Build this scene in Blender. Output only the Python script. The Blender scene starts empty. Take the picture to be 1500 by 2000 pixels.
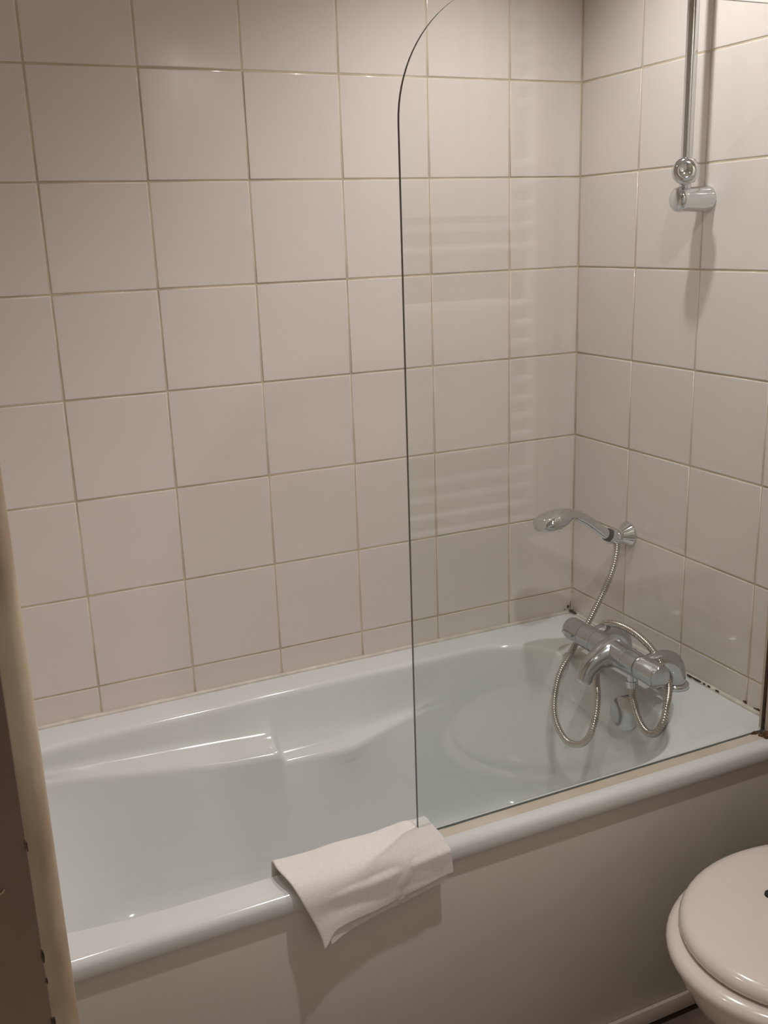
import bpy, bmesh, math, random
from mathutils import Vector, Matrix, noise

random.seed(7)
S = bpy.context.scene
COL = S.collection
PI = math.pi
FLOOR, CEIL = -0.018, 2.30          # world: corner of the tiled walls at x=0,y=0; z=0 is the plinth's foot

# ------------------------------------------------------------------ camera
cam_d = bpy.data.cameras.new('camera')
cam = bpy.data.objects.new('camera', cam_d)
COL.objects.link(cam)
right = Vector((0.90676, -0.42034, -0.03315))
down = Vector((-0.14283, -0.23224, -0.96211))
fwd = Vector((0.39672, 0.87714, -0.27063))
M = Matrix((right, -down, -fwd)).transposed().to_4x4()
M.translation = Vector((-1.4143, -1.9734, 1.4888))
cam.matrix_world = M
cam_d.sensor_fit = 'VERTICAL'
cam_d.sensor_height = 36.0
cam_d.sensor_width = 27.0
cam_d.lens = 1928.8 / 2000 * 36.0
cam_d.clip_start = 0.02
S.camera = cam

# ------------------------------------------------------------------ world, lights, exposure
W = bpy.data.worlds.new('hallway_dimness')
S.world = W
W.use_nodes = True
W.node_tree.nodes['Background'].inputs[0].default_value = (1.0, 0.92, 0.84, 1)
W.node_tree.nodes['Background'].inputs[1].default_value = 0.42

SPOTS = [  # x, y, power, beam angle of the recessed ceiling spots
    (-0.34, -0.50, 6.8, 132),
    (-0.64, -1.22, 9.0, 132),
    (-1.25, -0.68, 2.2, 70),
]
LIGHT_COL = (1.0, 0.976, 0.962)
S.view_settings.view_transform = 'Standard'
S.view_settings.look = 'None'
S.view_settings.gamma = 1.0
S.view_settings.use_curve_mapping = False
S.view_settings.exposure = -0.22

# ------------------------------------------------------------------ materials
def lin(c):
    return tuple(((v / 255) / 12.92 if v <= 10 else ((v / 255 + .055) / 1.055) ** 2.4) for v in c) + (1,)

MAT = {}
def mat(name, col, rough=.5, metal=0.0, coat=0.0, var=0.0, vscale=6.0, bump=0.0, bscale=40.0, bdist=.002,
        col2=None, stretch=(1, 1, 1), detail=3.0, spec=.5):
    m = bpy.data.materials.new(name)
    m.use_nodes = True
    nt = m.node_tree
    b = nt.nodes['Principled BSDF']
    b.inputs['Base Color'].default_value = lin(col)
    b.inputs['Roughness'].default_value = rough
    b.inputs['Metallic'].default_value = metal
    b.inputs['Coat Weight'].default_value = coat
    b.inputs['Coat Roughness'].default_value = .06
    b.inputs['Specular IOR Level'].default_value = spec
    tc = nt.nodes.new('ShaderNodeTexCoord')
    mp = nt.nodes.new('ShaderNodeMapping')
    mp.inputs['Scale'].default_value = stretch
    nt.links.new(tc.outputs['Object'], mp.inputs[0])
    if var > 0 or col2:
        n = nt.nodes.new('ShaderNodeTexNoise')
        n.inputs['Scale'].default_value = vscale
        n.inputs['Detail'].default_value = detail
        nt.links.new(mp.outputs[0], n.inputs['Vector'])
        r = nt.nodes.new('ShaderNodeValToRGB')
        c2 = col2 or tuple(max(0, v * (1 - var)) for v in col)
        r.color_ramp.elements[0].position = .35
        r.color_ramp.elements[1].position = .65
        r.color_ramp.elements[0].color = lin(c2)
        r.color_ramp.elements[1].color = lin(col)
        nt.links.new(n.outputs['Fac'], r.inputs[0])
        nt.links.new(r.outputs[0], b.inputs['Base Color'])
    if bump > 0:
        n2 = nt.nodes.new('ShaderNodeTexNoise')
        n2.inputs['Scale'].default_value = bscale
        n2.inputs['Detail'].default_value = 2.0
        nt.links.new(mp.outputs[0], n2.inputs['Vector'])
        bp = nt.nodes.new('ShaderNodeBump')
        bp.inputs['Strength'].default_value = bump
        bp.inputs['Distance'].default_value = bdist
        nt.links.new(n2.outputs['Fac'], bp.inputs['Height'])
        nt.links.new(bp.outputs[0], b.inputs['Normal'])
    MAT[name] = m
    return m

mat('tile_glaze', (225, 215, 209), rough=.10, var=.015, vscale=3, bump=.12, bscale=9, bdist=.004)
mat('grout', (214, 198, 172), rough=.9, var=.12, vscale=14, bump=.3, bscale=220, bdist=.001)
mat('wall_paint', (214, 198, 178), rough=.75, var=.03, vscale=4, bump=.1, bscale=120)
mat('ceiling_paint', (226, 216, 202), rough=.85, var=.02, vscale=4, bump=.1, bscale=150)
mat('floor_vinyl', (128, 112, 100), rough=.45, var=.12, vscale=18, bump=.1, bscale=60)
mat('acrylic', (226, 227, 226), rough=.13, coat=.3, var=.01, vscale=3)
mat('panel_white', (218, 212, 202), rough=.34, var=.04, vscale=3, bump=.05, bscale=6, bdist=.004)
mat('plinth_paint', (214, 200, 188), rough=.45, var=.06, vscale=10)
mat('sealant', (222, 214, 202), rough=.4, var=.10, vscale=30)
mat('yellow_seal', (198, 184, 162), rough=.45, col2=(216, 207, 193), vscale=5, stretch=(1, 1, 1))
mat('mould', (38, 30, 22), rough=.9, col2=(78, 55, 30), vscale=120)
mat('rust', (52, 36, 24), rough=.9, col2=(122, 84, 50), vscale=60)
mat('profile_white', (216, 204, 188), rough=.35, col2=(198, 176, 146), vscale=5)
mat('chrome', (214, 217, 221), rough=.09, metal=1.0)
mat('satin_chrome', (198, 200, 203), rough=.2, metal=1.0, var=.06, vscale=40)
mat('hose_steel', (196, 190, 182), rough=.26, metal=1.0)
mat('black_rubber', (24, 22, 20), rough=.6)
mat('terry', (240, 235, 232), rough=.95, var=.02, vscale=300, bump=.6, bscale=900, bdist=.0015, spec=.1)
mat('towel_cotton', (232, 222, 210), rough=.95, var=.04, vscale=40, bump=.6, bscale=500, bdist=.002, spec=.1)
mat('porcelain', (226, 217, 208), rough=.08, coat=.4)
mat('seat_plastic', (226, 215, 207), rough=.17, coat=.3)
mat('radiator_enamel', (246, 243, 238), rough=.22)
mat('jamb_gloss', (208, 190, 162), rough=.32, col2=(158, 130, 104), vscale=11, stretch=(2.5, 2.5, .8))
mat('casing_brown', (120, 98, 80), rough=.5, col2=(98, 78, 62), vscale=7, stretch=(2, 2, .6), bump=.15, bscale=18)
mat('spot_rim', (200, 198, 192), rough=.3, metal=1.0)

def emis(name, col, s):
    m = bpy.data.materials.new(name); m.use_nodes = True
    b = m.node_tree.nodes['Principled BSDF']
    b.inputs['Base Color'].default_value = (*col, 1)
    b.inputs['Emission Color'].default_value = (*col, 1)
    b.inputs['Emission Strength'].default_value = s
    MAT[name] = m
emis('bulb', LIGHT_COL, 30.0)

def glass_mat():
    m = bpy.data.materials.new('clear_glass'); m.use_nodes = True
    nt = m.node_tree; nt.nodes.clear()
    o = nt.nodes.new('ShaderNodeOutputMaterial')
    t = nt.nodes.new('ShaderNodeBsdfTransparent'); t.inputs[0].default_value = (.952, .972, .962, 1)
    g = nt.nodes.new('ShaderNodeBsdfGlossy'); g.inputs['Roughness'].default_value = .012
    g.inputs['Color'].default_value = (1, 1, 1, 1)
    lw = nt.nodes.new('ShaderNodeLayerWeight'); lw.inputs[0].default_value = .5
    p5 = nt.nodes.new('ShaderNodeMath'); p5.operation = 'POWER'; p5.inputs[1].default_value = 5
    f = nt.nodes.new('ShaderNodeMath'); f.operation = 'MULTIPLY_ADD'; f.inputs[1].default_value = .96; f.inputs[2].default_value = .046
    nt.links.new(lw.outputs['Facing'], p5.inputs[0]); nt.links.new(p5.outputs[0], f.inputs[0])
    mx = nt.nodes.new('ShaderNodeMixShader')
    nt.links.new(f.outputs[0], mx.inputs[0]); nt.links.new(t.outputs[0], mx.inputs[1])
    nt.links.new(g.outputs[0], mx.inputs[2]); nt.links.new(mx.outputs[0], o.inputs[0])
    MAT['clear_glass'] = m
glass_mat()
mat('glass_edge', (78, 88, 84), rough=.25, spec=.6)

# ------------------------------------------------------------------ mesh helpers
def finish(name, bm, material, parent=None, smooth=True, angle=38, extra=None, recalc=True):
    if recalc:
        bmesh.ops.recalc_face_normals(bm, faces=bm.faces)
    th = math.radians(angle)
    for f in bm.faces: f.smooth = smooth
    if smooth:
        for e in bm.edges:
            if len(e.link_faces) == 2:
                e.smooth = e.calc_face_angle(0) < th
    me = bpy.data.meshes.new(name)
    bm.to_mesh(me); bm.free()
    me.materials.append(MAT[material])
    for x in (extra or []): me.materials.append(MAT[x])
    o = bpy.data.objects.new(name, me)
    COL.objects.link(o)
    if parent: o.parent = parent
    return o

def thing(name, label, cat, group=None, kind=None, loc=(0, 0, 0)):
    o = bpy.data.objects.new(name, None)
    o.empty_display_size = .05
    o.location = loc
    COL.objects.link(o)
    tag(o, label, cat, group, kind)
    return o

def tag(o, label=None, cat=None, group=None, kind=None):
    if label: o['label'] = label
    if cat: o['category'] = cat
    if group: o['group'] = group
    if kind: o['kind'] = kind
    return o

def local(o, root):
    """parent o (built in world coordinates) to a root placed at its base"""
    o.parent = root
    o.matrix_parent_inverse = Matrix.Translation(root.location).inverted()
    return o

def box(bm, a, b, bev=0.0, seg=2):
    x0, y0, z0 = a; x1, y1, z1 = b
    r = bmesh.ops.create_cube(bm, size=1.0)
    vs = r['verts']
    for v in vs:
        v.co = Vector((x0 + (v.co.x + .5) * (x1 - x0), y0 + (v.co.y + .5) * (y1 - y0), z0 + (v.co.z + .5) * (z1 - z0)))
    if bev > 0:
        es = list({e for v in vs for e in v.link_edges})
        bmesh.ops.bevel(bm, geom=es, offset=bev, segments=seg, profile=.5, affect='EDGES')
    return bm

def newbox(a, b, bev=0.0, seg=2):
    return box(bmesh.new(), a, b, bev, seg)

def frame_of(d):
    d = d.normalized()
    u = d.orthogonal().normalized() if abs(d.z) > .99 else d.cross(Vector((0, 0, 1))).normalized()
    return u, d.cross(u).normalized()

def lathe(bm, prof, origin, axis, seg=32, cap0=True, cap1=True, sx=1.0, sy=1.0):
    """prof: (along, radius) pairs"""
    axis = Vector(axis).normalized(); origin = Vector(origin)
    u, v = frame_of(axis)
    rings = []
    for (a, r) in prof:
        rings.append([bm.verts.new(origin + axis * a + (u * math.cos(2 * PI * i / seg) * sx + v * math.sin(2 * PI * i / seg) * sy) * max(r, 1e-5)) for i in range(seg)])
    for k in range(len(rings) - 1):
        for i in range(seg):
            bm.faces.new((rings[k][i], rings[k][(i + 1) % seg], rings[k + 1][(i + 1) % seg], rings[k + 1][i]))
    if cap0: bm.faces.new(rings[0][::-1])
    if cap1: bm.faces.new(rings[-1])
    return bm

def loft(bm, rings, cap0=True, cap1=True, closed=True):
    vr = [[bm.verts.new(p) for p in r] for r in rings]
    n = len(vr[0])
    for k in range(len(vr) - 1):
        for i in range(n if closed else n - 1):
            bm.faces.new((vr[k][i], vr[k][(i + 1) % n], vr[k + 1][(i + 1) % n], vr[k + 1][i]))
    if cap0 and closed: bm.faces.new(vr[0][::-1])
    if cap1 and closed: bm.faces.new(vr[-1])
    return vr

def catmull(P, step):
    P = [Vector(p) for p in P]
    out = []
    Q = [P[0] * 2 - P[1]] + P + [P[-1] * 2 - P[-2]]
    for i in range(1, len(Q) - 2):
        p0, p1, p2, p3 = Q[i - 1:i + 3]
        for k in range(24):
            t = k / 24
            out.append(.5 * ((2 * p1) + (p2 - p0) * t + (2 * p0 - 5 * p1 + 4 * p2 - p3) * t * t + (3 * p1 - p0 - 3 * p2 + p3) * t ** 3))
    out.append(P[-1])
    res = [out[0]]; acc = 0.0
    for a, b in zip(out, out[1:]):
        L = (b - a).length
        while L > 0 and acc + L >= step:
            f = (step - acc) / L
            a = a.lerp(b, f); L = (b - a).length; acc = 0.0
            res.append(a.copy())
        acc += L
    res.append(out[-1])
    return res

def tube(bm, pts, rad, seg=16, cap=True, sx=1.0, sy=1.0):
    """rad: number or function(i, n)"""
    n = len(pts)
    t = (pts[1] - pts[0]).normalized()
    u, _ = frame_of(t)
    rings = []
    for i, p in enumerate(pts):
        t = (pts[min(i + 1, n - 1)] - pts[max(i - 1, 0)]).normalized()
        u = (u - t * u.dot(t)).normalized(); v = t.cross(u)
        r = rad(i, n) if callable(rad) else rad
        rings.append([p + (u * math.cos(2 * PI * k / seg) * sx + v * math.sin(2 * PI * k / seg) * sy) * r for k in range(seg)])
    loft(bm, rings, cap, cap)
    return bm

def interp(tab, x):
    if x <= tab[0][0]: return tab[0][1]
    for (a, b), (c, d) in zip(tab, tab[1:]):
        if x <= c: return b + (d - b) * (x - a) / (c - a)
    return tab[-1][1]

def sstep(a, b, x):
    t = min(1, max(0, (x - a) / (b - a)))
    return t * t * (3 - 2 * t)

# ------------------------------------------------------------------ room shell
XL, YF = -1.72, -1.50       # left wall, front (doorway) wall
RIM = 0.535
G = 0.0013                  # grout recess behind the tile faces

floor = tag(finish('floor', newbox((XL - .1, -2.6, FLOOR - .05), (.1, .1, FLOOR)), 'floor_vinyl', smooth=False),
            'dull brown-grey floor below the bath panel', 'floor', kind='structure')
ceil = tag(finish('ceiling', newbox((XL - .1, YF - .1, CEIL), (.1, .1, CEIL + .05)), 'ceiling_paint', smooth=False),
           'off-white painted ceiling above the bath', 'ceiling', kind='structure')
wall_back = tag(finish('wall_back', newbox((XL - .1, G, FLOOR), (.1, .1, CEIL)), 'grout', smooth=False),
                'long wall of square off-white tiles behind the bath', 'wall', kind='structure')
wall_right = tag(finish('wall_right', newbox((G, YF - .1, FLOOR), (.1, G, CEIL)), 'grout', smooth=False),
                 'tiled wall at the tap end of the bath', 'wall', kind='structure')
wall_left = tag(finish('wall_left', newbox((XL - .1, YF - .1, FLOOR), (XL, G, CEIL)), 'wall_paint', smooth=False),
                'painted wall at the head end of the bath', 'wall', kind='structure')
DX0, DX1, DH = -1.47, -.64, 2.08
bm = bmesh.new()
box(bm, (XL, YF - .1, FLOOR), (DX0, YF, CEIL)); box(bm, (DX1, YF - .1, FLOOR), (G, YF, CEIL)); box(bm, (DX0, YF - .1, DH), (DX1, YF, CEIL))
wall_front = tag(finish('wall_front', bm, 'wall_paint', smooth=False), 'painted wall with the doorway, opposite the bath', 'wall', kind='structure')

# tiles: one object each, full ones share a mesh
J = 0.0036      # joint width
def tile_mesh(w, h):
    """slab in local x (width) / z (height), face toward -y, pillowed edge"""
    bm = bmesh.new()
    def ring(ins, y):
        return [bm.verts.new((sx * (w / 2 - ins), y, sz * (h / 2 - ins))) for sx, sz in ((-1, -1), (1, -1), (1, 1), (-1, 1))]
    R = [ring(0, G + .0005), ring(0, .0008), ring(.0006, .0003), ring(.0022, 0.0)]
    for a, b in zip(R, R[1:]):
        for i in range(4):
            bm.faces.new((a[i], a[(i + 1) % 4], b[(i + 1) % 4], b[i]))
    bm.faces.new(R[-1])
    bmesh.ops.recalc_face_normals(bm, faces=bm.faces)
    me = bpy.data.meshes.new('tile')
    for f in bm.faces: f.smooth = True
    bm.normal_update()
    for e in bm.edges:
        e.smooth = True
    bm.to_mesh(me); bm.free()
    # keep the big face flat-lit: custom normals are not needed, the narrow pillow ring carries the turn
    me.materials.append(MAT['tile_glaze'])
    me.polygons[len(me.polygons) - 1].use_smooth = False
    return me
TM = {}
def lay_tiles(wall, us, zs, place):
    for u0, u1 in zip(us, us[1:]):
        for z0, z1 in zip(zs, zs[1:]):
            w, h = u1 - u0 - J, z1 - z0 - J
            if w < .012 or h < .012: continue
            k = (round(w, 3), round(h, 3))
            if k not in TM: TM[k] = tile_mesh(w, h)
            o = bpy.data.objects.new('tile', TM[k])
            COL.objects.link(o)
            place(o, (u0 + u1) / 2, (z0 + z1) / 2)
            o.parent = wall
def zrows(z_lo):
    zs = [z_lo]; k = -3
    while .6 + .2 * k < CEIL:
        if .6 + .2 * k > z_lo + .01: zs.append(.6 + .2 * k)
        k += 1
    return zs + [CEIL]
tilt = lambda s=.0022: random.gauss(0, s)
def place_back(o, u, z):
    o.location = (u, random.uniform(-.0003, .0002), z); o.rotation_euler = (tilt(), 0, tilt())
def place_right(o, u, z):
    o.location = (random.uniform(-.0002, .0003), u, z); o.rotation_euler = (tilt(), 0, PI / 2 * -1 + tilt())
xs = [XL] + [-1.5886 + .2 * i for i in range(8)] + [0.0]
lay_tiles(wall_back, xs, zrows(RIM + .002), place_back)
ysr = [-.2065 - .2 * i for i in range(4)]
lay_tiles(wall_right, sorted([0.0] + ysr), zrows(RIM + .002), place_right)
lay_tiles(wall_right, sorted([YF] + [-.2065 - .2 * i for i in range(3, 7)]), zrows(FLOOR + .001), place_right)

# door frame at the camera's left: brown casing facing the hallway, cream jamb bead behind it
trim = thing('trim_1', 'chipped door frame with cream jamb and brown casing at left edge', 'door frame', kind='structure', loc=(-1.42, -1.45, FLOOR))
bm = bmesh.new()
prof = []
JX, JR = -1.3865, .010
for k in range(9):
    a = -PI / 2 + k / 8 * PI / 2
    prof.append((JX - JR + JR * math.cos(a), -1.415 + JR + JR * math.sin(a) * 1.0))
prof = [(-1.47, -1.415)] + prof + [(JX, -1.325), (-1.47, -1.325)]
loft(bm, [[Vector((x, y, FLOOR)) for x, y in prof], [Vector((x, y, DH)) for x, y in prof]])
local(finish('jamb', bm, 'jamb_gloss', angle=30), trim)
local(finish('casing', newbox((-1.52, -1.520, FLOOR), (-1.4045, -1.418, DH), .0015, 2), 'casing_brown'), trim)
for (z, w, h) in ((1.147, .0008, .0050), (1.1326, .0005, .0022), (1.107, .0014, .0050), (1.21, .0006, .004)):
    bm = bmesh.new()
    n = 9
    ring = [Vector((-1.4045 + w * (.4 + .6 * random.random()) * math.cos(2 * PI * i / n), -1.5208, z + h * (.5 + .5 * random.random()) * math.sin(2 * PI * i / n))) for i in range(n)]
    loft(bm, [ring, [p + Vector((0, .0012, 0)) for p in ring]])
    local(finish('paint_chip', bm, 'mould', smooth=False), trim)
bm = bmesh.new()
tube(bm, [Vector((-1.4225, -1.5205, 1.1880)), Vector((-1.4185, -1.5205, 1.1890)), Vector((-1.4173, -1.5205, 1.1906))], .0005, 8)
local(finish('scratch', bm, 'jamb_gloss'), trim)

# ------------------------------------------------------------------ bathtub
tub = thing('bathtub', 'white acrylic bathtub with moulded stepped armrest along the tiled wall', 'bathtub', loc=(-.86, -.37, FLOOR))
CY, BH = -.3815, .3085
XA, XB, AL, AR = -1.15, -.35, .49, .218          # medial segment, end-cap depths
TUB_X0 = -1.715
st = []                                          # stations: outline point, inward dir
def side_x():
    xs = []
    x = XA
    while x < XB:
        xs.append(x)
        x += .0022 if -.868 < x < -.832 else .012
    return xs
sx_ = side_x()
NCAP = 56
def cap_pt(sgn, a):                              # superellipse end cap
    n = 2.25 if sgn > 0 else 2.5
    c, s = math.cos(a), math.sin(a)
    A = AR if sgn > 0 else AL
    return (sgn * A * abs(c) ** (2 / n), BH * math.copysign(abs(s) ** (2 / n), s))
for x in sx_: st.append((Vector((x, CY + BH, 0)), Vector((0, -1, 0)), 's'))
for k in range(NCAP):
    a = PI / 2 - PI * k / NCAP
    dx, dy = cap_pt(1, a); v = Vector((dx, dy, 0))
    st.append((Vector((XB, CY, 0)) + v, -Vector((dx * (BH / AR) * .72, dy, 0)).normalized(), 'r'))
for x in reversed(sx_): st.append((Vector((x + .006, CY - BH, 0)), Vector((0, 1, 0)), 's'))
for k in range(NCAP):
    a = -PI / 2 - PI * k / NCAP
    dx, dy = cap_pt(-1, PI - a) if False else cap_pt(1, PI + a)
    v = Vector((-abs(cap_pt(-1, a)[0]), cap_pt(-1, a)[1], 0))
    st.append((Vector((XA, CY, 0)) + v, -Vector((v.x * (BH / AL) * .8, v.y, 0)).normalized(), 'l'))
def shelf(x):
    """sloping armrest roll at station x: crease inset and drop, lower edge inset and drop"""
    a = (interp([(-1.5, .011), (-1.35, .012), (-1.1, .017), (-.96, .027), (-.85, .045)], x),
         interp([(-1.5, .040), (-1.35, .045), (-1.12, .062), (-.96, .072), (-.85, .080)], x),
         interp([(-1.5, .018), (-1.35, .024), (-1.13, .052), (-.96, .079), (-.85, .091)], x),
         interp([(-1.5, .056), (-1.35, .062), (-1.13, .086), (-.96, .099), (-.85, .099)], x))
    b = (interp([(-.85, .052), (-.7, .050), (-.57, .029), (-.47, .022), (-.36, .019)], x),
         interp([(-.85, .113), (-.7, .1145), (-.57, .106), (-.47, .100), (-.36, .088)], x),
         interp([(-.85, .083), (-.69, .087), (-.57, .054), (-.47, .034), (-.36, .030)], x),
         interp([(-.85, .128), (-.69, .130), (-.57, .121), (-.47, .114), (-.36, .106)], x))
    t = sstep(-.861, -.841, x)
    return [p + (q - p) * t for p, q in zip(a, b)]
def shelf_s(x):
    return [sum(v) / 5 for v in zip(*[shelf(x + k * .008) for k in (-2, -1, 0, 1, 2)])] if not -.90 < x < -.80 else shelf(x)
rings = [[] for _ in range(23)]
for P, d, kind in st:
    c1, z1, c2, z2 = shelf_s(P.x)
    if kind == 'r' or (kind == 's' and P.y < CY):
        c1, z1, c2, z2 = .021, .088, .032, .110
    w = sstep(-1.2, -1.6, P.x) if kind == 'l' else 0
    es = c2
    if kind == 's' and P.y > CY: es = sum(shelf(P.x + k * .03)[2] for k in range(-5, 6)) / 11
    foot = max(es + .040, .085) + .20 * w
    pr = [(0, 0), (.003, .0006), (.0065, .0028), (.0095, .0070), (.0115, .0125)]
    for f in (.25, .5, .68, .82):
        pr.append((.0115 + (c1 - .0115) * f ** 1.5, .0125 + (z1 - .0125) * f))
    # soft concave crease, then the convex roll
    dx, dz = c2 - c1, z2 - z1
    pa, pc = pr[-1], (c1 + dx * .26, z1 + dz * .26)
    pr.append(tuple(.45 * c + .275 * (a_ + b_) for c, a_, b_ in zip((c1, z1), pa, pc)))
    pr.append(pc); pr.append((c1 + dx * .62, z1 + dz * .60))
    pr += [(c2 - .006, z2 - .0042), (c2 - .0018, z2 - .0008), (c2 + .0010, z2 + .0038), (c2 + .0022, z2 + .0115)]
    plain = 1.0 if kind == 'r' or P.y < CY else sstep(-.52, -.37, P.x)
    if kind == 'l' and P.y >= CY: plain = sstep(-1.36, -1.55, P.x)
    for q in range(5, 16):                       # no armrest here: one even slope instead
        t = (q - 4) / 11
        pr[q] = (pr[q][0] + (.0115 + .024 * t - pr[q][0]) * plain, pr[q][1] + (.0125 + .125 * t - pr[q][1]) * plain)
    es = es + (.0355 - es) * plain
    foot = foot + (.085 + .20 * w - foot) * plain
    b0 = (es + .004, max(z2, .118) + .020 + .010 * plain)
    for f in (.06, .7): pr.append((b0[0] + (foot - b0[0]) * f, b0[1] + (.335 - b0[1]) * f))
    pr += [(foot, .335), (foot + .014, .362), (foot + .04, .378), (foot + .07, .383)]
    pr += [(max(.28, foot + .09), .388)]
    assert len(pr) == 23, len(pr)
    for k, (dd, zz) in enumerate(pr):
        rings[k].append(P + d * dd + Vector((0, 0, RIM - zz)))
bm = bmesh.new()
N = len(st)
# flat rim out to the rectangle
def to_rect(P):
    x0, x1, y0, y1 = TUB_X0, -.0005, -.7275, -.0005
    cx, cy = -.75, CY
    v = Vector((P.x - cx, P.y - cy))
    if abs(P.y - (CY + BH)) < 1e-6: return Vector((P.x, y1, RIM))
    if abs(P.y - (CY - BH)) < 1e-6: return Vector((P.x, y0, RIM))
    ctr = XB if P.x > XB - 1e-6 else XA
    v = Vector((P.x - ctr, P.y - CY))
    t = 1e9
    if v.x > 1e-9: t = min(t, (x1 - ctr) / v.x)
    if v.x < -1e-9: t = min(t, (x0 - ctr) / v.x)
    if v.y > 1e-9: t = min(t, (y1 - CY) / v.y)
    if v.y < -1e-9: t = min(t, (y0 - CY) / v.y)
    return Vector((ctr + v.x * t, CY + v.y * t, RIM))
outer = [to_rect(P) for P, d, k in st]
# snap the nearest stations onto the rectangle's corners
for cx, cy in ((-.0005, -.0005), (-.0005, -.7275), (TUB_X0, -.0005), (TUB_X0, -.7275)):
    i = min(range(N), key=lambda i: (outer[i] - Vector((cx, cy, RIM))).length)
    outer[i] = Vector((cx, cy, RIM))
skirt = [p + Vector((0, 0, -.03)) for p in outer]
vr = loft(bm, [skirt, outer] + rings, cap0=False, cap1=True)
# the moulded oval dish in the foot-end wall: everything inside it sits a few millimetres deeper
body = local(finish('tub_body', bm, 'acrylic', angle=60), tub)
# rolled front lip
bm = bmesh.new()
lip = [(-.7275, RIM), (-.7335, RIM - .0008), (-.7385, RIM - .0032), (-.7420, RIM - .0070), (-.7440, RIM - .0120),
       (-.7446, RIM - .020), (-.7446, RIM - .0285), (-.7430, RIM - .0315), (-.738, RIM - .0325), (-.7275, RIM - .0325)]
loft(bm, [[Vector((TUB_X0, y, z)) for y, z in lip], [Vector((-.0005, y, z)) for y, z in lip]])
local(finish('front_lip', bm, 'acrylic', angle=30), tub)
# pop-up waste knob on the foot-end wall
bm = bmesh.new()
KO = Vector((-.150, -.425, .478)); KA = Vector((-1, -.30, .22))
lathe(bm, [(-.02, .012), (.004, .012), (.004, .032), (.006, .0365), (.013, .0378), (.017, .0370), (.0190, .034), (.0195, .0)], KO, KA, 40)
kn = local(finish('waste_knob', bm, 'satin_chrome'), tub)
tag(kn, 'round chrome waste control knob')
bm = bmesh.new()
lathe(bm, [(-.004, .037), (.002, .037), (.0035, .034), (.0035, .0)], KO, KA, 36)
local(finish('knob_plate', bm, 'black_rubber'), tub)

# sealant bead along both walls with mould spots
seal = thing('trim_2', 'white silicone bead between bath rim and tiles, spotted with mould', 'sealant', kind='structure', loc=(-.02, -.02, RIM))
def bead(p0, p1, name='bead', r=.006):
    bm = bmesh.new()
    a, b = Vector(p0), Vector(p1); n = 60
    pts = [a.lerp(b, i / n) + Vector((0, 0, .0006 * noise.noise(Vector((i * .4, p0[0], 1))))) for i in range(n + 1)]
    tube(bm, pts, lambda i, n: r * (1 + .18 * noise.noise(Vector((i * .35, 3, p1[1])))), 10)
    return local(finish(name, bm, 'sealant'), seal)
bead((TUB_X0 + .01, -.0015, RIM + .0005), (-.004, -.0015, RIM + .0005))
bead((-.0015, -.004, RIM + .0005), (-.0015, -.690, RIM + .0005))
bead((-.001, -.001, RIM), (-.001, -.001, RIM + .05), r=.0035)
def blob(P, u, v, ru, rv, n_, parent, m='mould', name='mould_spot', t=.0012):
    P, u, v = Vector(P), Vector(u), Vector(v)
    n = 12
    nn = u.cross(v).normalized() * n_
    ring = [P + u * ru * (.55 + .45 * random.random()) * math.cos(2 * PI * i / n) + v * rv * (.55 + .45 * random.random()) * math.sin(2 * PI * i / n) for i in range(n)]
    bm = bmesh.new()
    loft(bm, [[p - nn * .002 for p in ring], [p + nn * t for p in ring]])
    return local(finish(name, bm, m, smooth=False), parent)
X_, Y_, Z_ = Vector((1, 0, 0)), Vector((0, 1, 0)), Vector((0, 0, 1))
for (x, z, rx, rz) in ((-.012, .552, .005, .006), (-.004, .556, .003, .012), (-.003, .548, .003, .010), (-.022, .546, .003, .002)):
    blob((x, 0, z), X_, Z_, rx * .8, rz, 1, seal)
blob((-.006, -.006, RIM + .0062), X_, Y_, .010, .006, 1, seal)
blob((-.006, -.018, RIM + .0058), X_, Y_, .004, .014, 1, seal)
for (y, ry, rx) in ((-.428, .012, .004), (-.447, .016, .005), (-.470, .022, .005), (-.492, .006, .003), (-.507, .008, .003), (-.531, .010, .003)):
    blob((-.0065, y, RIM + .0050), X_, Y_, rx * .45, ry * .7, 1, seal)
for (y, z) in ((-.603, .545), (-.640, .5435), (-.632, .5415)):
    blob((0, y, z), Y_, Z_, .006, .003, -1, seal)

# side panel with plinth
sp_ = local(finish('side_panel', newbox((TUB_X0, -.7335, .012), (-.001, -.715, RIM - .0335), .001), 'panel_white'), tub)
tag(sp_, 'plain off-white side panel below the rolled rim')
for nm, a, b, mm in (('plinth', (TUB_X0, -.7415, .0), (-.001, -.7337, .034), 'plinth_paint'), ('kick_board', (TUB_X0, -.700, FLOOR), (-.001, -.690, .014), 'black_rubber'),
                     ('support_leg', (-.90, -.714, FLOOR), (-.86, -.7005, .3), 'black_rubber'), ('support_leg', (-.24, -.714, FLOOR), (-.20, -.7005, .3), 'black_rubber')):
    o = finish(nm, newbox(a, b, .0012), mm); o.parent = sp_; o.matrix_parent_inverse = Matrix.Identity(4)

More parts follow.
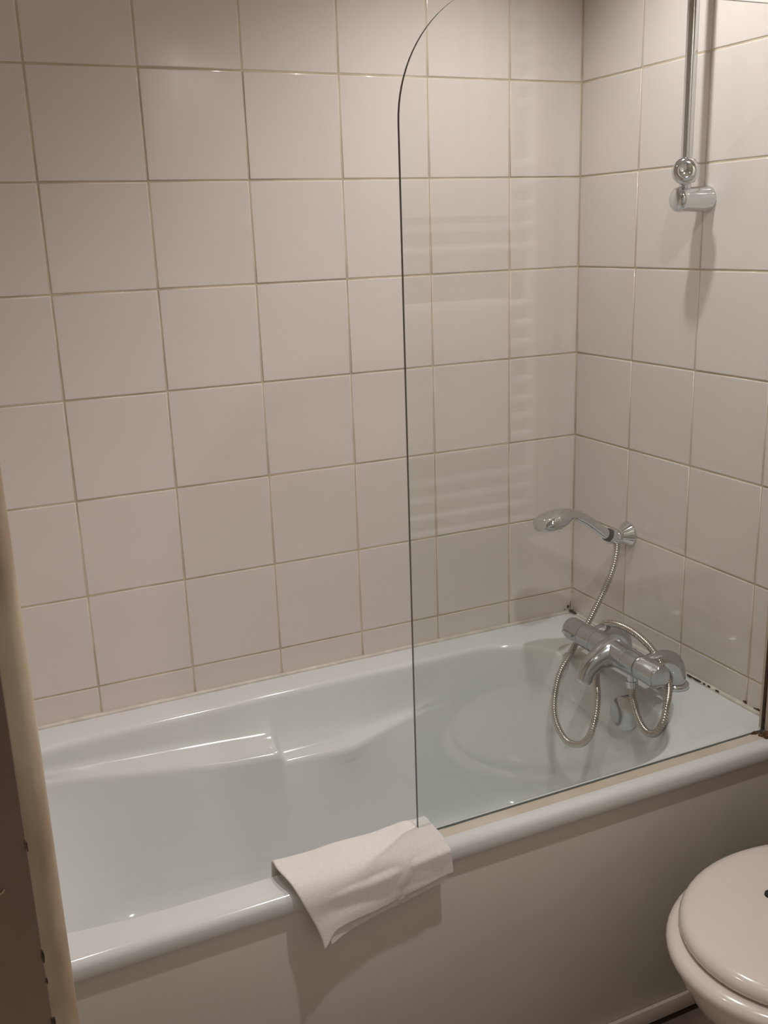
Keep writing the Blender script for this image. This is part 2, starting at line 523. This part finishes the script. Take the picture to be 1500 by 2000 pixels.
# ------------------------------------------------------------------ glass bath screen
scr = thing('bath_screen', 'clear frameless glass bath screen with one rounded top corner', 'shower screen', loc=(-.42, -.70, RIM))
GX0, GX1, GZ0, GZ1, GY, GT = -.7975, -.050, RIM + .0042, 1.813, -.700, .006
R = .182
out = [(GX1, GZ0), (GX1, GZ1)]
for k in range(25):
    a = PI / 2 + PI / 2 * k / 24
    out.append((GX0 + R + R * math.cos(a), GZ1 - R + R * math.sin(a)))
out.append((GX0, GZ0))
bm = bmesh.new()
vr = loft(bm, [[Vector((x, GY - GT / 2, z)) for x, z in out], [Vector((x, GY + GT / 2, z)) for x, z in out]], True, True)
for f in bm.faces: f.material_index = 0 if abs(f.normal.y) > .9 or len(f.verts) > 4 else 1
bmesh.ops.recalc_face_normals(bm, faces=bm.faces)
for f in bm.faces: f.material_index = 0 if len(f.verts) > 4 else 1
local(finish('glass_pane', bm, 'clear_glass', smooth=False, extra=['glass_edge']), scr)
bm = newbox((-.048, GY - .013, RIM + .004), (-.0005, GY + .013, GZ1 + .02), .003, 3)
local(finish('wall_profile', bm, 'profile_white'), scr)
bm = newbox((-.0505, GY - .0036, RIM + .006), (-.0484, GY + .0036, GZ1), .0006)
local(finish('dark_seam', bm, 'mould'), scr)
bm = bmesh.new()
sp = [(-.7035, RIM - .001), (-.7035, RIM + .0046), (-.7080, RIM + .0050), (-.7160, RIM + .0022), (-.7215, RIM - .0005)]
n = 30
loft(bm, [[Vector((GX0 + .015 + (-.062 - GX0 - .015) * i / n, y, z + (.0006 * noise.noise(Vector((i * .7, k, 0))) if k in (1, 2, 3) else 0))) for k, (y, z) in enumerate(sp)] for i in range(n + 1)])
o = local(finish('bottom_seal', bm, 'yellow_seal'), scr)
tag(o, 'yellowed sealing strip below the glass')
bm = newbox((GX0 + .004, -.7034, RIM - .0005), (-.052, -.6966, RIM + .0040), .0006)
local(finish('glass_gasket', bm, 'glass_edge', smooth=False), scr)
for (x, y, rx, ry) in ((-.060, -.712, .016, .007), (-.052, -.722, .018, .006), (-.070, -.703, .014, .006), (-.036, -.724, .022, .005)):
    blob((x, y, RIM + .0015), X_, Y_, rx, ry, 1, scr, 'rust', 'rust_stain', .004)

# ------------------------------------------------------------------ hand towel over the rim
def towel_sheet(bm, xl0, xr0, xl1, xr1, zb_l, zb_r, lift, yin, zin, wr, seed, inner=True):
    """grid from the inner hang over the rim to the outer hem; corner positions at the top (0) and hem (1)"""
    NU, NV = 64, 56
    path = [(yin, zin), (-.671, RIM - .012), (-.676, RIM + .0075), (-.700, RIM + .0100), (-.7265, RIM + .0105), (-.743, RIM + .004), (-.7505, RIM - .012), (-.7525, RIM - .035)]
    if not inner: path = [(-.700, RIM + .004), (-.7265, RIM + .0035), (-.741, RIM + .001), (-.7485, RIM - .012), (-.7505, RIM - .035)]
    g = []
    for i in range(NU + 1):
        u = i / NU
        zb = zb_l + (zb_r - zb_l) * u + wr * (.016 * sstep(0, .10, u) * (1 - sstep(.10, .55, u)) + .004 * math.sin(PI * u))
        pts = [Vector((0, y, z)) for y, z in path] + [Vector((0, -.7535 - .006 * (1 - u) ** 2, zb + (RIM - .035 - zb) * .5)), Vector((0, -.7530 - .012 * (1 - u) ** 3, zb))]
        cm = catmull(pts, .002)
        col = []
        for j in range(NV + 1):
            f = j / NV * (len(cm) - 1)
            k = min(int(f), len(cm) - 2)
            p = cm[k].lerp(cm[k + 1], f - k)
            v = j / NV
            t = sstep(.40, 1.0, v)
            x = (xl0 + (xl1 - xl0) * t) * (1 - u) + (xr0 + (xr1 - xr0) * t) * u
            hang = sstep(.45, .8, v)
            w = noise.noise(Vector((x * 14 + seed, p.y * 9, p.z * 16))) * .0035 + noise.noise(Vector((x * 40, p.y * 30 + seed, p.z * 40))) * .0006
            dent = -.010 * math.exp(-(((u - .45 - (1 - v) * .3) / .20) ** 2)) * hang * math.exp(-(((v - .78) / .16) ** 2))
            ridge = .006 * math.exp(-(((u - (.80 - (v - .5) * .5)) / .05) ** 2)) * sstep(.3, .5, v) * (1 - sstep(.85, 1, v))
            edge = .004 * math.exp(-((u / .06) ** 2)) + .004 * math.exp(-(((1 - u) / .06) ** 2))
            q = Vector((x, p.y, p.z))
            off = lift + max(-.002, w) + edge * .5
            q.y += -(off + ridge + dent * 0.6) * hang
            q.z += (off + ridge * .6) * (1 - hang)
            q.y = min(q.y, -.7525 - lift * .9) if (hang > .95 and v > .62) else q.y
            col.append(q)
        g.append(col)
    vs = [[bm.verts.new(p) for p in c] for c in g]
    for i in range(NU):
        for j in range(NV):
            bm.faces.new((vs[i][j], vs[i + 1][j], vs[i + 1][j + 1], vs[i][j + 1]))
bm = bmesh.new()
towel_sheet(bm, -1.040, -.772, -.997, -.766, .446, .499, .0060, -.664, RIM - .07, 1.0, 2.0)
towel_sheet(bm, -1.015, -.782, -.984, -.775, .447, .483, .0, 0, 0, .1, 9.0, False)
tw = finish('hand_towel', bm, 'terry', angle=80)
m_ = tw.modifiers.new('thickness', 'SOLIDIFY'); m_.thickness = .0038; m_.offset = 1
m_ = tw.modifiers.new('soft', 'SUBSURF'); m_.levels = 1; m_.render_levels = 1
tag(tw, 'small white terry towel folded over the front rim of the bath', 'towel')

# ------------------------------------------------------------------ shower rail on the tap-end wall
rail = thing('shower_rail', 'chrome shower slide rail on the tiled wall above the taps', 'shower rail', loc=(0, -.417, 1.534))
RX, RY = -.058, -.419
bm = bmesh.new()
lathe(bm, [(0, .0108), (.62, .0108)], (RX, RY, 1.534), (0, 0, 1), 28)
local(finish('rod', bm, 'chrome'), rail)
for z in (1.534, 2.13):
    bm = bmesh.new()
    lathe(bm, [(-.001, .0245), (.004, .0255), (.010, .0235), (.060, .0235), (.070, .0235), (.0735, .0225), (.0765, .0205), (.0800, .0165), (.0825, .0100), (.0834, 0)], (0, -.417, z), (-1, 0, 0), 40)
    local(finish('bracket', bm, 'chrome', angle=50), rail)
bm = bmesh.new()
lathe(bm, [(-.022, .0115), (-.021, .0165), (-.012, .020), (0, .0212), (.012, .020), (.021, .0165), (.022, .0115)], (RX, RY, 1.585), (0, 0, 1), 36)
sl = local(finish('slider', bm, 'chrome', angle=60), rail)
bm = bmesh.new()
lathe(bm, [(.0, .018), (.012, .0215), (.019, .0245), (.026, .0252), (.032, .0235), (.0350, .0185), (.0355, .014), (.0335, .012), (.0335, 0)], (RX, RY, 1.581), (-.66, -.72, .12), 36)
o = finish('slider_knob', bm, 'chrome', angle=50); o.parent = sl; o.matrix_parent_inverse = Matrix.Identity(4)

# ------------------------------------------------------------------ hand shower, wall holder, hose
hold = thing('shower_holder', 'chrome wall holder carrying the hand shower above the taps', 'shower holder', loc=(0, -.217, .802))
HO = Vector((0, -.217, .802))
bm = bmesh.new()
lathe(bm, [(0, .0285), (.003, .0292), (.006, .028), (.024, .0165), (.030, .0150), (.030, 0)], HO, (-1, 0, 0), 36)
local(finish('wall_cone', bm, 'chrome', angle=35), hold)
HD = Vector((-.91, 0.0, .415)).normalized()       # hand shower handle direction at the holder
bm = bmesh.new()
HC = Vector((-.044, -.2185, .8025))
lathe(bm, [(-.017, .0145), (-.016, .0165), (.014, .0185), (.016, .0180), (.016, .0150), (-.017, .0125)], HC, HD, 32, False, False)
local(finish('cradle', bm, 'chrome', angle=40), hold)
bm = bmesh.new()
lathe(bm, [(0, .0125), (.022, .0125), (.0235, .0105), (.0235, 0)], HO + Vector((-.028, -.0, 0)), (-.75, -.6, .05), 28)
local(finish('pivot', bm, 'chrome', angle=40), hold)

hs = thing('hand_shower', 'chrome hand shower with round head resting in its wall holder', 'hand shower', loc=(-.10, -.2185, .83))
TOP = catmull([HC + HD * -.022 + Vector((0, 0, .0105)), HC + HD * .012 + Vector((0, 0, .0125)), (-.082, -.2185, .8400), (-.112, -.2185, .8625), (-.142, -.2185, .8795), (-.172, -.2185, .8885), (-.200, -.2185, .8885), (-.225, -.2185, .8830), (-.242, -.2185, .8740), (-.2495, -.2185, .8620)], .003)
def section(i, n):
    t = i / (n - 1)          # half width across, half depth under the top line
    w = interp([(0, .0100), (.1, .0122), (.35, .0130), (.55, .0135), (.64, .0190), (.72, .0275), (.80, .0330), (.88, .0335), (.95, .0270), (1, .0150)], t)
    h = interp([(0, .0100), (.1, .0120), (.35, .0120), (.55, .0118), (.62, .0130), (.68, .0185), (.74, .0205), (.84, .0195), (.92, .0150), (1, .0060)], t)
    return w, h
bm = bmesh.new()
rg = []
nT = len(TOP)
for i, p in enumerate(TOP):
    t = (TOP[min(i + 1, nT - 1)] - TOP[max(i - 1, 0)]).normalized()
    v = Vector((0, 1, 0)); dn = t.cross(v).normalized()
    if dn.z > 0: dn = -dn
    # the head keeps its flat underside level
    k = sstep(.6, .75, i / (nT - 1)); dn = dn.lerp(Vector((-.18, 0, -.98)), k).normalized()
    w, h = section(i, nT)
    c = p + dn * h
    e = 2.0 + .5 * k
    rg.append([c + v * w * math.copysign(abs(math.cos(a)) ** (2 / e), math.cos(a)) + dn * h * math.copysign(abs(math.sin(a)) ** (2 / e), math.sin(a)) for a in [2 * PI * q / 32 for q in range(32)]])
loft(bm, rg)
hd = local(finish('handle', bm, 'chrome', angle=70), hs)
HF = Vector((-.18, 0, -.98)).normalized()
HH = Vector((-.213, -.2185, .8730))
bm = bmesh.new()
lathe(bm, [(.004, .0265), (.0185, .0260), (.0205, .0240), (.0210, 0)], HH, HF, 36)
fp = finish('spray_plate', bm, 'satin_chrome'); fp.parent = hd; fp.matrix_parent_inverse = Matrix.Identity(4)
bm = bmesh.new()
lathe(bm, [(.016, .0146), (.021, .0150), (.024, .0138), (.024, .0100)], HC, HD, 28)
local(finish('grip_ring', bm, 'black_rubber'), hs)

hose_pts = [(-.165, -.450, .560), (-.165, -.454, .526), (-.180, -.491, .502), (-.190, -.530, .492), (-.195, -.564, .505), (-.190, -.579, .534), (-.175, -.570, .562),
            (-.138, -.532, .578), (-.122, -.500, .592), (-.118, -.474, .613), (-.113, -.434, .630), (-.108, -.377, .638), (-.108, -.323, .636), (-.108, -.282, .624),
            (-.108, -.259, .600), (-.112, -.258, .570), (-.135, -.290, .545), (-.172, -.337, .524), (-.200, -.379, .508), (-.220, -.401, .473), (-.235, -.399, .427),
            (-.240, -.370, .397), (-.240, -.322, .385), (-.235, -.276, .407), (-.225, -.253, .445), (-.200, -.235, .497), (-.170, -.232, .540), (-.138, -.215, .560),
            (-.118, -.214, .585), (-.100, -.218, .618), (-.078, -.225, .668), (-.062, -.238, .725), (-.050, -.238, .768), (-.040, -.226, .790)]
hpts = catmull(hose_pts, .00105)
bm = bmesh.new()
tube(bm, hpts, lambda i, n: .0067 + (.0009 if i % 5 < 3 else -.0010), 14)
hose = finish('shower_hose', bm, 'hose_steel', angle=180)
tag(hose, 'ribbed steel shower hose looping around the bath mixer', 'hose')

# ------------------------------------------------------------------ bath mixer
mx = thing('bath_mixer', 'chrome thermostatic bath mixer tap standing on the bath rim', 'tap', loc=(-.11, -.374, RIM))
MC = Vector((-.160, -.374, .604))
bm = bmesh.new()
lathe(bm, [(-.098, .0245), (-.097, .0268), (-.040, .0275), (0, .0292), (.040, .0275), (.097, .0268), (.098, .0245)], MC, (0, 1, 0), 40)
mb = local(finish('mixer_body', bm, 'satin_chrome', angle=40), mx)
for s in (-1, 1):
    # knobs: fluted near one, smooth far one
    bm = bmesh.new()
    if s < 0:
        seg = 48
        prof = [(.099, .0245), (.100, .0265), (.104, .0270), (.150, .0266), (.156, .0255), (.158, .0230)]
        ringsk = []
        for a, r in prof:
            rr = []
            for i in range(seg):
                th = 2 * PI * i / seg
                fl = 1 - (.10 * max(0, math.cos(3 * th)) ** 2 if .103 < a < .157 else 0)
                rr.append(MC + Vector((r * fl * math.cos(th), -a, r * fl * math.sin(th))))
            ringsk.append(rr)
        loft(bm, ringsk)
    else:
        lathe(bm, [(.099, .0245), (.100, .0262), (.146, .0258), (.152, .0240), (.154, .0200), (.154, 0)], MC, (0, 1, 0), 40)
        box(bm, MC + Vector((-.0310, .108, -.0035)), MC + Vector((-.025, .146, .0035)), .0015)
    local(finish('control_knob', bm, 'satin_chrome', angle=35), mx)
    # elbow leg to the deck with flange
    y = MC.y + s * .089
    ep = catmull([(-.146, y, .604), (-.118, y, .606), (-.092, y, .603), (-.072, y, .590), (-.063, y, .568), (-.061, y, .548), (-.061, y, RIM + .003)], .004)
    bm = bmesh.new()
    tube(bm, ep, lambda i, n: interp([(0, .0165), (.25, .0200), (.55, .0235), (.8, .0225), (1, .0215)], i / (n - 1)), 32)
    leg = local(finish('elbow_leg', bm, 'satin_chrome', angle=60), mx)
    bm = bmesh.new()
    lathe(bm, [(0, .0290), (.003, .0300), (.008, .0290), (.0105, .0250), (.0105, .020)], (-.061, y, RIM + .0006), (0, 0, 1), 36)
    fl = finish('flange', bm, 'chrome', angle=50); fl.parent = leg; fl.matrix_parent_inverse = Matrix.Identity(4)
# spout
sp_pts = catmull([(-.150, -.374, .602), (-.178, -.374, .598), (-.205, -.374, .588), (-.224, -.374, .572), (-.233, -.374, .552)], .003)
bm = bmesh.new()
tube(bm, sp_pts, lambda i, n: interp([(0, .036), (.25, .031), (.5, .0225), (.8, .0190), (1, .0182)], i / (n - 1)), 32)
spo = local(finish('spout', bm, 'satin_chrome', angle=60), mx)
bm = bmesh.new()
lathe(bm, [(-.003, .0170), (.004, .0165), (.006, .0150), (.006, 0)], sp_pts[-1], (sp_pts[-1] - sp_pts[-3]), 28)
ae = finish('aerator', bm, 'chrome'); ae.parent = spo; ae.matrix_parent_inverse = Matrix.Identity(4)
# diverter pin on top and hose outlet below
bm = bmesh.new()
lathe(bm, [(0, .0105), (.020, .0105), (.020, .0130), (.034, .0125), (.036, .0100), (.036, 0)], (-.165, -.448, .586), (0, -.05, -1), 28)
local(finish('hose_outlet', bm, 'chrome', angle=35), mx)
for yy in (-.056, .056):
    bm = bmesh.new()
    lathe(bm, [(-.0012, .0281), (.0012, .0281)], MC + Vector((0, yy, 0)), (0, 1, 0), 40)
    local(finish('collar_ring', bm, 'chrome'), mx)

# ------------------------------------------------------------------ toilet
TY = -1.066
wc = thing('toilet', 'compact off-white toilet with closed lid beside the bath panel', 'toilet', loc=(-.28, TY, FLOOR))
def egg(xc, a, b, xback, bb, z, n=28, e=2.0):
    """outline: half ellipse at the front (-x), squarish at the back"""
    r = []
    for k in range(n + 1):
        th = -PI / 2 + PI * k / n
        r.append(Vector((xc - a * abs(math.cos(th)) ** (2 / e), TY + b * math.copysign(abs(math.sin(th)) ** (2 / e), math.sin(th)), z)))
    for k in range(1, 9):
        t = k / 8
        r.append(Vector((xc + (xback - xc) * t, TY + b + (bb - b) * t * t, z)))
    m = 10
    for k in range(1, m):
        r.append(Vector((xback + .008 * math.sin(PI * k / m), TY + bb - 2 * bb * k / m, z)))
    for k in range(8, 0, -1):
        t = k / 8
        r.append(Vector((xc + (xback - xc) * t, TY - b - (bb - b) * t * t, z)))
    return r
# lid
LZ = .439
bm = bmesh.new()
prof = [(-.012, .000), (-.003, .0005), (0, .004), (.0005, .010), (-.0025, .0165), (-.008, .0212), (-.018, .0240), (-.040, .0255), (-.09, .0265), (-.14, .0268)]
loft(bm, [egg(-.293, .222 + o, .184 + o, -.195 - max(0, -o) * .6, .170 + o, LZ + h) for o, h in prof])
local(finish('lid', bm, 'seat_plastic', angle=40), wc)
# seat
bm = bmesh.new()
prof = [(-.020, 0), (-.006, .0003), (-.001, .004), (0, .010), (-.003, .016), (-.010, .0205), (-.022, .0225), (-.045, .0225)]
loft(bm, [egg(-.293, .246 + o, .194 + o, -.195, .172 + o, .4145 + h) for o, h in prof])
local(finish('seat', bm, 'seat_plastic', angle=40), wc)
for yy in (-.075, .075):
    bm = bmesh.new()
    lathe(bm, [(0, .013), (.006, .013), (.008, .011), (.030, .011), (.033, .008), (.033, 0)], (-.180, TY + yy, .4145), (0, 0, 1), 24)
    local(finish('hinge', bm, 'chrome'), wc)
for (x, y) in ((-0.330, -1.004),):  # small round dark mark, slightly raised, on top of the lid
    bm = bmesh.new()
    lathe(bm, [(0, .0095), (.004, .009), (.006, .006), (.0062, 0)], (x, y, LZ + .0262), (0, 0, 1), 20)
    local(finish('lid_mark', bm, 'black_rubber'), wc)
# bowl and pedestal
bm = bmesh.new()
S_ = [(.4135, -.29, .228, .180), (.406, -.29, .232, .183), (.388, -.29, .230, .182), (.355, -.287, .217, .172), (.305, -.280, .190, .154), (.24, -.266, .153, .128),
      (.15, -.25, .122, .108), (.07, -.25, .122, .104), (.02, -.25, .134, .112), (FLOOR, -.25, .138, .115)]
loft(bm, [egg(xc, a, b, -.02, min(b, .12), z, e=2.1) for z, xc, a, b in S_])
local(finish('bowl', bm, 'porcelain', angle=50), wc)
# cistern
bm = newbox((-.237, TY - .168, .476), (-.004, TY + .168, .790), .022, 5)
local(finish('cistern', bm, 'porcelain'), wc)
bm = newbox((-.243, TY - .176, .7905), (-.004, TY + .176, .820), .009, 4)
cl = local(finish('cistern_lid', bm, 'porcelain'), wc)
bm = bmesh.new()
lathe(bm, [(0, .020), (.004, .020), (.006, .017), (.006, 0)], (-.11, TY, .8205), (0, 0, 1), 28)
o = finish('flush_button', bm, 'chrome'); o.parent = cl; o.matrix_parent_inverse = Matrix.Identity(4)
bm = newbox((-.165, TY - .10, .39), (-.004, TY + .10, .477), .012, 3)
local(finish('cistern_neck', bm, 'porcelain'), wc)

# ------------------------------------------------------------------ towel radiator on the doorway wall (seen mirrored in the glass)
rad = thing('towel_radiator', 'white ladder towel radiator reflected faintly in the bath screen', 'radiator', loc=(-.34, -1.45, .75))
RYY = -1.44
for x in (-.555, -.112):
    local(finish('upright', newbox((x - .014, RYY - .016, .74), (x + .014, RYY + .016, 2.06), .008, 3), 'radiator_enamel'), rad)
for z in (2.02, 1.982, 1.938, 1.894, 1.849, 1.804, 1.759, 1.632, 1.587, 1.543, 1.498, 1.452, 1.322, 1.277, 1.233, 1.144, 1.100, 1.057, 1.013, .925, .883, .840, .80):
    bm = bmesh.new()
    lathe(bm, [(0, .011), (.443, .011)], (-.555, RYY + .012, z), (1, 0, 0), 16)
    local(finish('rung', bm, 'radiator_enamel'), rad)
for x in (-.555, -.112):
    for z in (.95, 1.85):
        bm = bmesh.new()
        lathe(bm, [(0, .012), (.05, .012)], (x, YF + .001, z), (0, 1, 0), 16)
        local(finish('wall_bracket', bm, 'radiator_enamel'), rad)
def hung_towel(x0, x1, zt, zb, lab):
    bm = bmesh.new()
    path = [(RYY - .006, zb + .10), (RYY - .006, zt - .02), (RYY + .0, zt + .006), (RYY + .012, zt + .0125), (RYY + .026, zt + .006), (RYY + .031, zt - .02), (RYY + .032, (zt + zb) / 2), (RYY + .033, zb)]
    pts = catmull([(0, y, z) for y, z in path], .012)
    NU = 24
    vs = []
    for i in range(NU + 1):
        u = i / NU; x = x0 + (x1 - x0) * u
        vs.append([bm.verts.new((x, p.y + .002 * abs(noise.noise(Vector((x * 20, p.z * 3, 5)))), p.z)) for p in pts])
    for i in range(NU):
        for j in range(len(pts) - 1):
            bm.faces.new((vs[i][j], vs[i + 1][j], vs[i + 1][j + 1], vs[i][j + 1]))
    o = finish('bath_towel', bm, 'towel_cotton', angle=80)
    mm = o.modifiers.new('thickness', 'SOLIDIFY'); mm.thickness = .004; mm.offset = 1
    tag(o, lab, 'towel')
hung_towel(-.53, -.180, 1.982, 1.520, 'white bath towel on the top rungs of the ladder radiator')
hung_towel(-.53, -.182, 1.322, .985, 'white bath towel on the lower rungs of the ladder radiator')

# ------------------------------------------------------------------ recessed ceiling spots
for i, (x, y, e, beam) in enumerate(SPOTS):
    where = ['over the tap end of the bath', 'nearest the doorway', 'over the head end of the bath'][i]
    t = thing('ceiling_spot', 'recessed round ceiling spot ' + where, 'ceiling light', loc=(x, y, CEIL))
    bm = bmesh.new()
    lathe(bm, [(0.0, .044), (.003, .043), (.005, .038), (.004, .034), (-.02, .030)], (x, y, CEIL - .0001), (0, 0, -1), 36, False, False)
    local(finish('rim', bm, 'spot_rim'), t)
    bm = bmesh.new()
    lathe(bm, [(0, .0), (0, .026), (.0016, .026), (.0018, 0)], (x, y, CEIL - .0012), (0, 0, -1), 28, False, False)
    local(finish('bulb', bm, 'bulb'), t)
    L = bpy.data.lights.new('spot_lamp', 'SPOT')
    L.energy = e * 4; L.color = LIGHT_COL
    L.spot_size = math.radians(beam); L.spot_blend = .75; L.shadow_soft_size = .026
    lo = bpy.data.objects.new('spot_lamp', L); COL.objects.link(lo)
    lo.location = (x, y, CEIL - .032)
    local(lo, t)
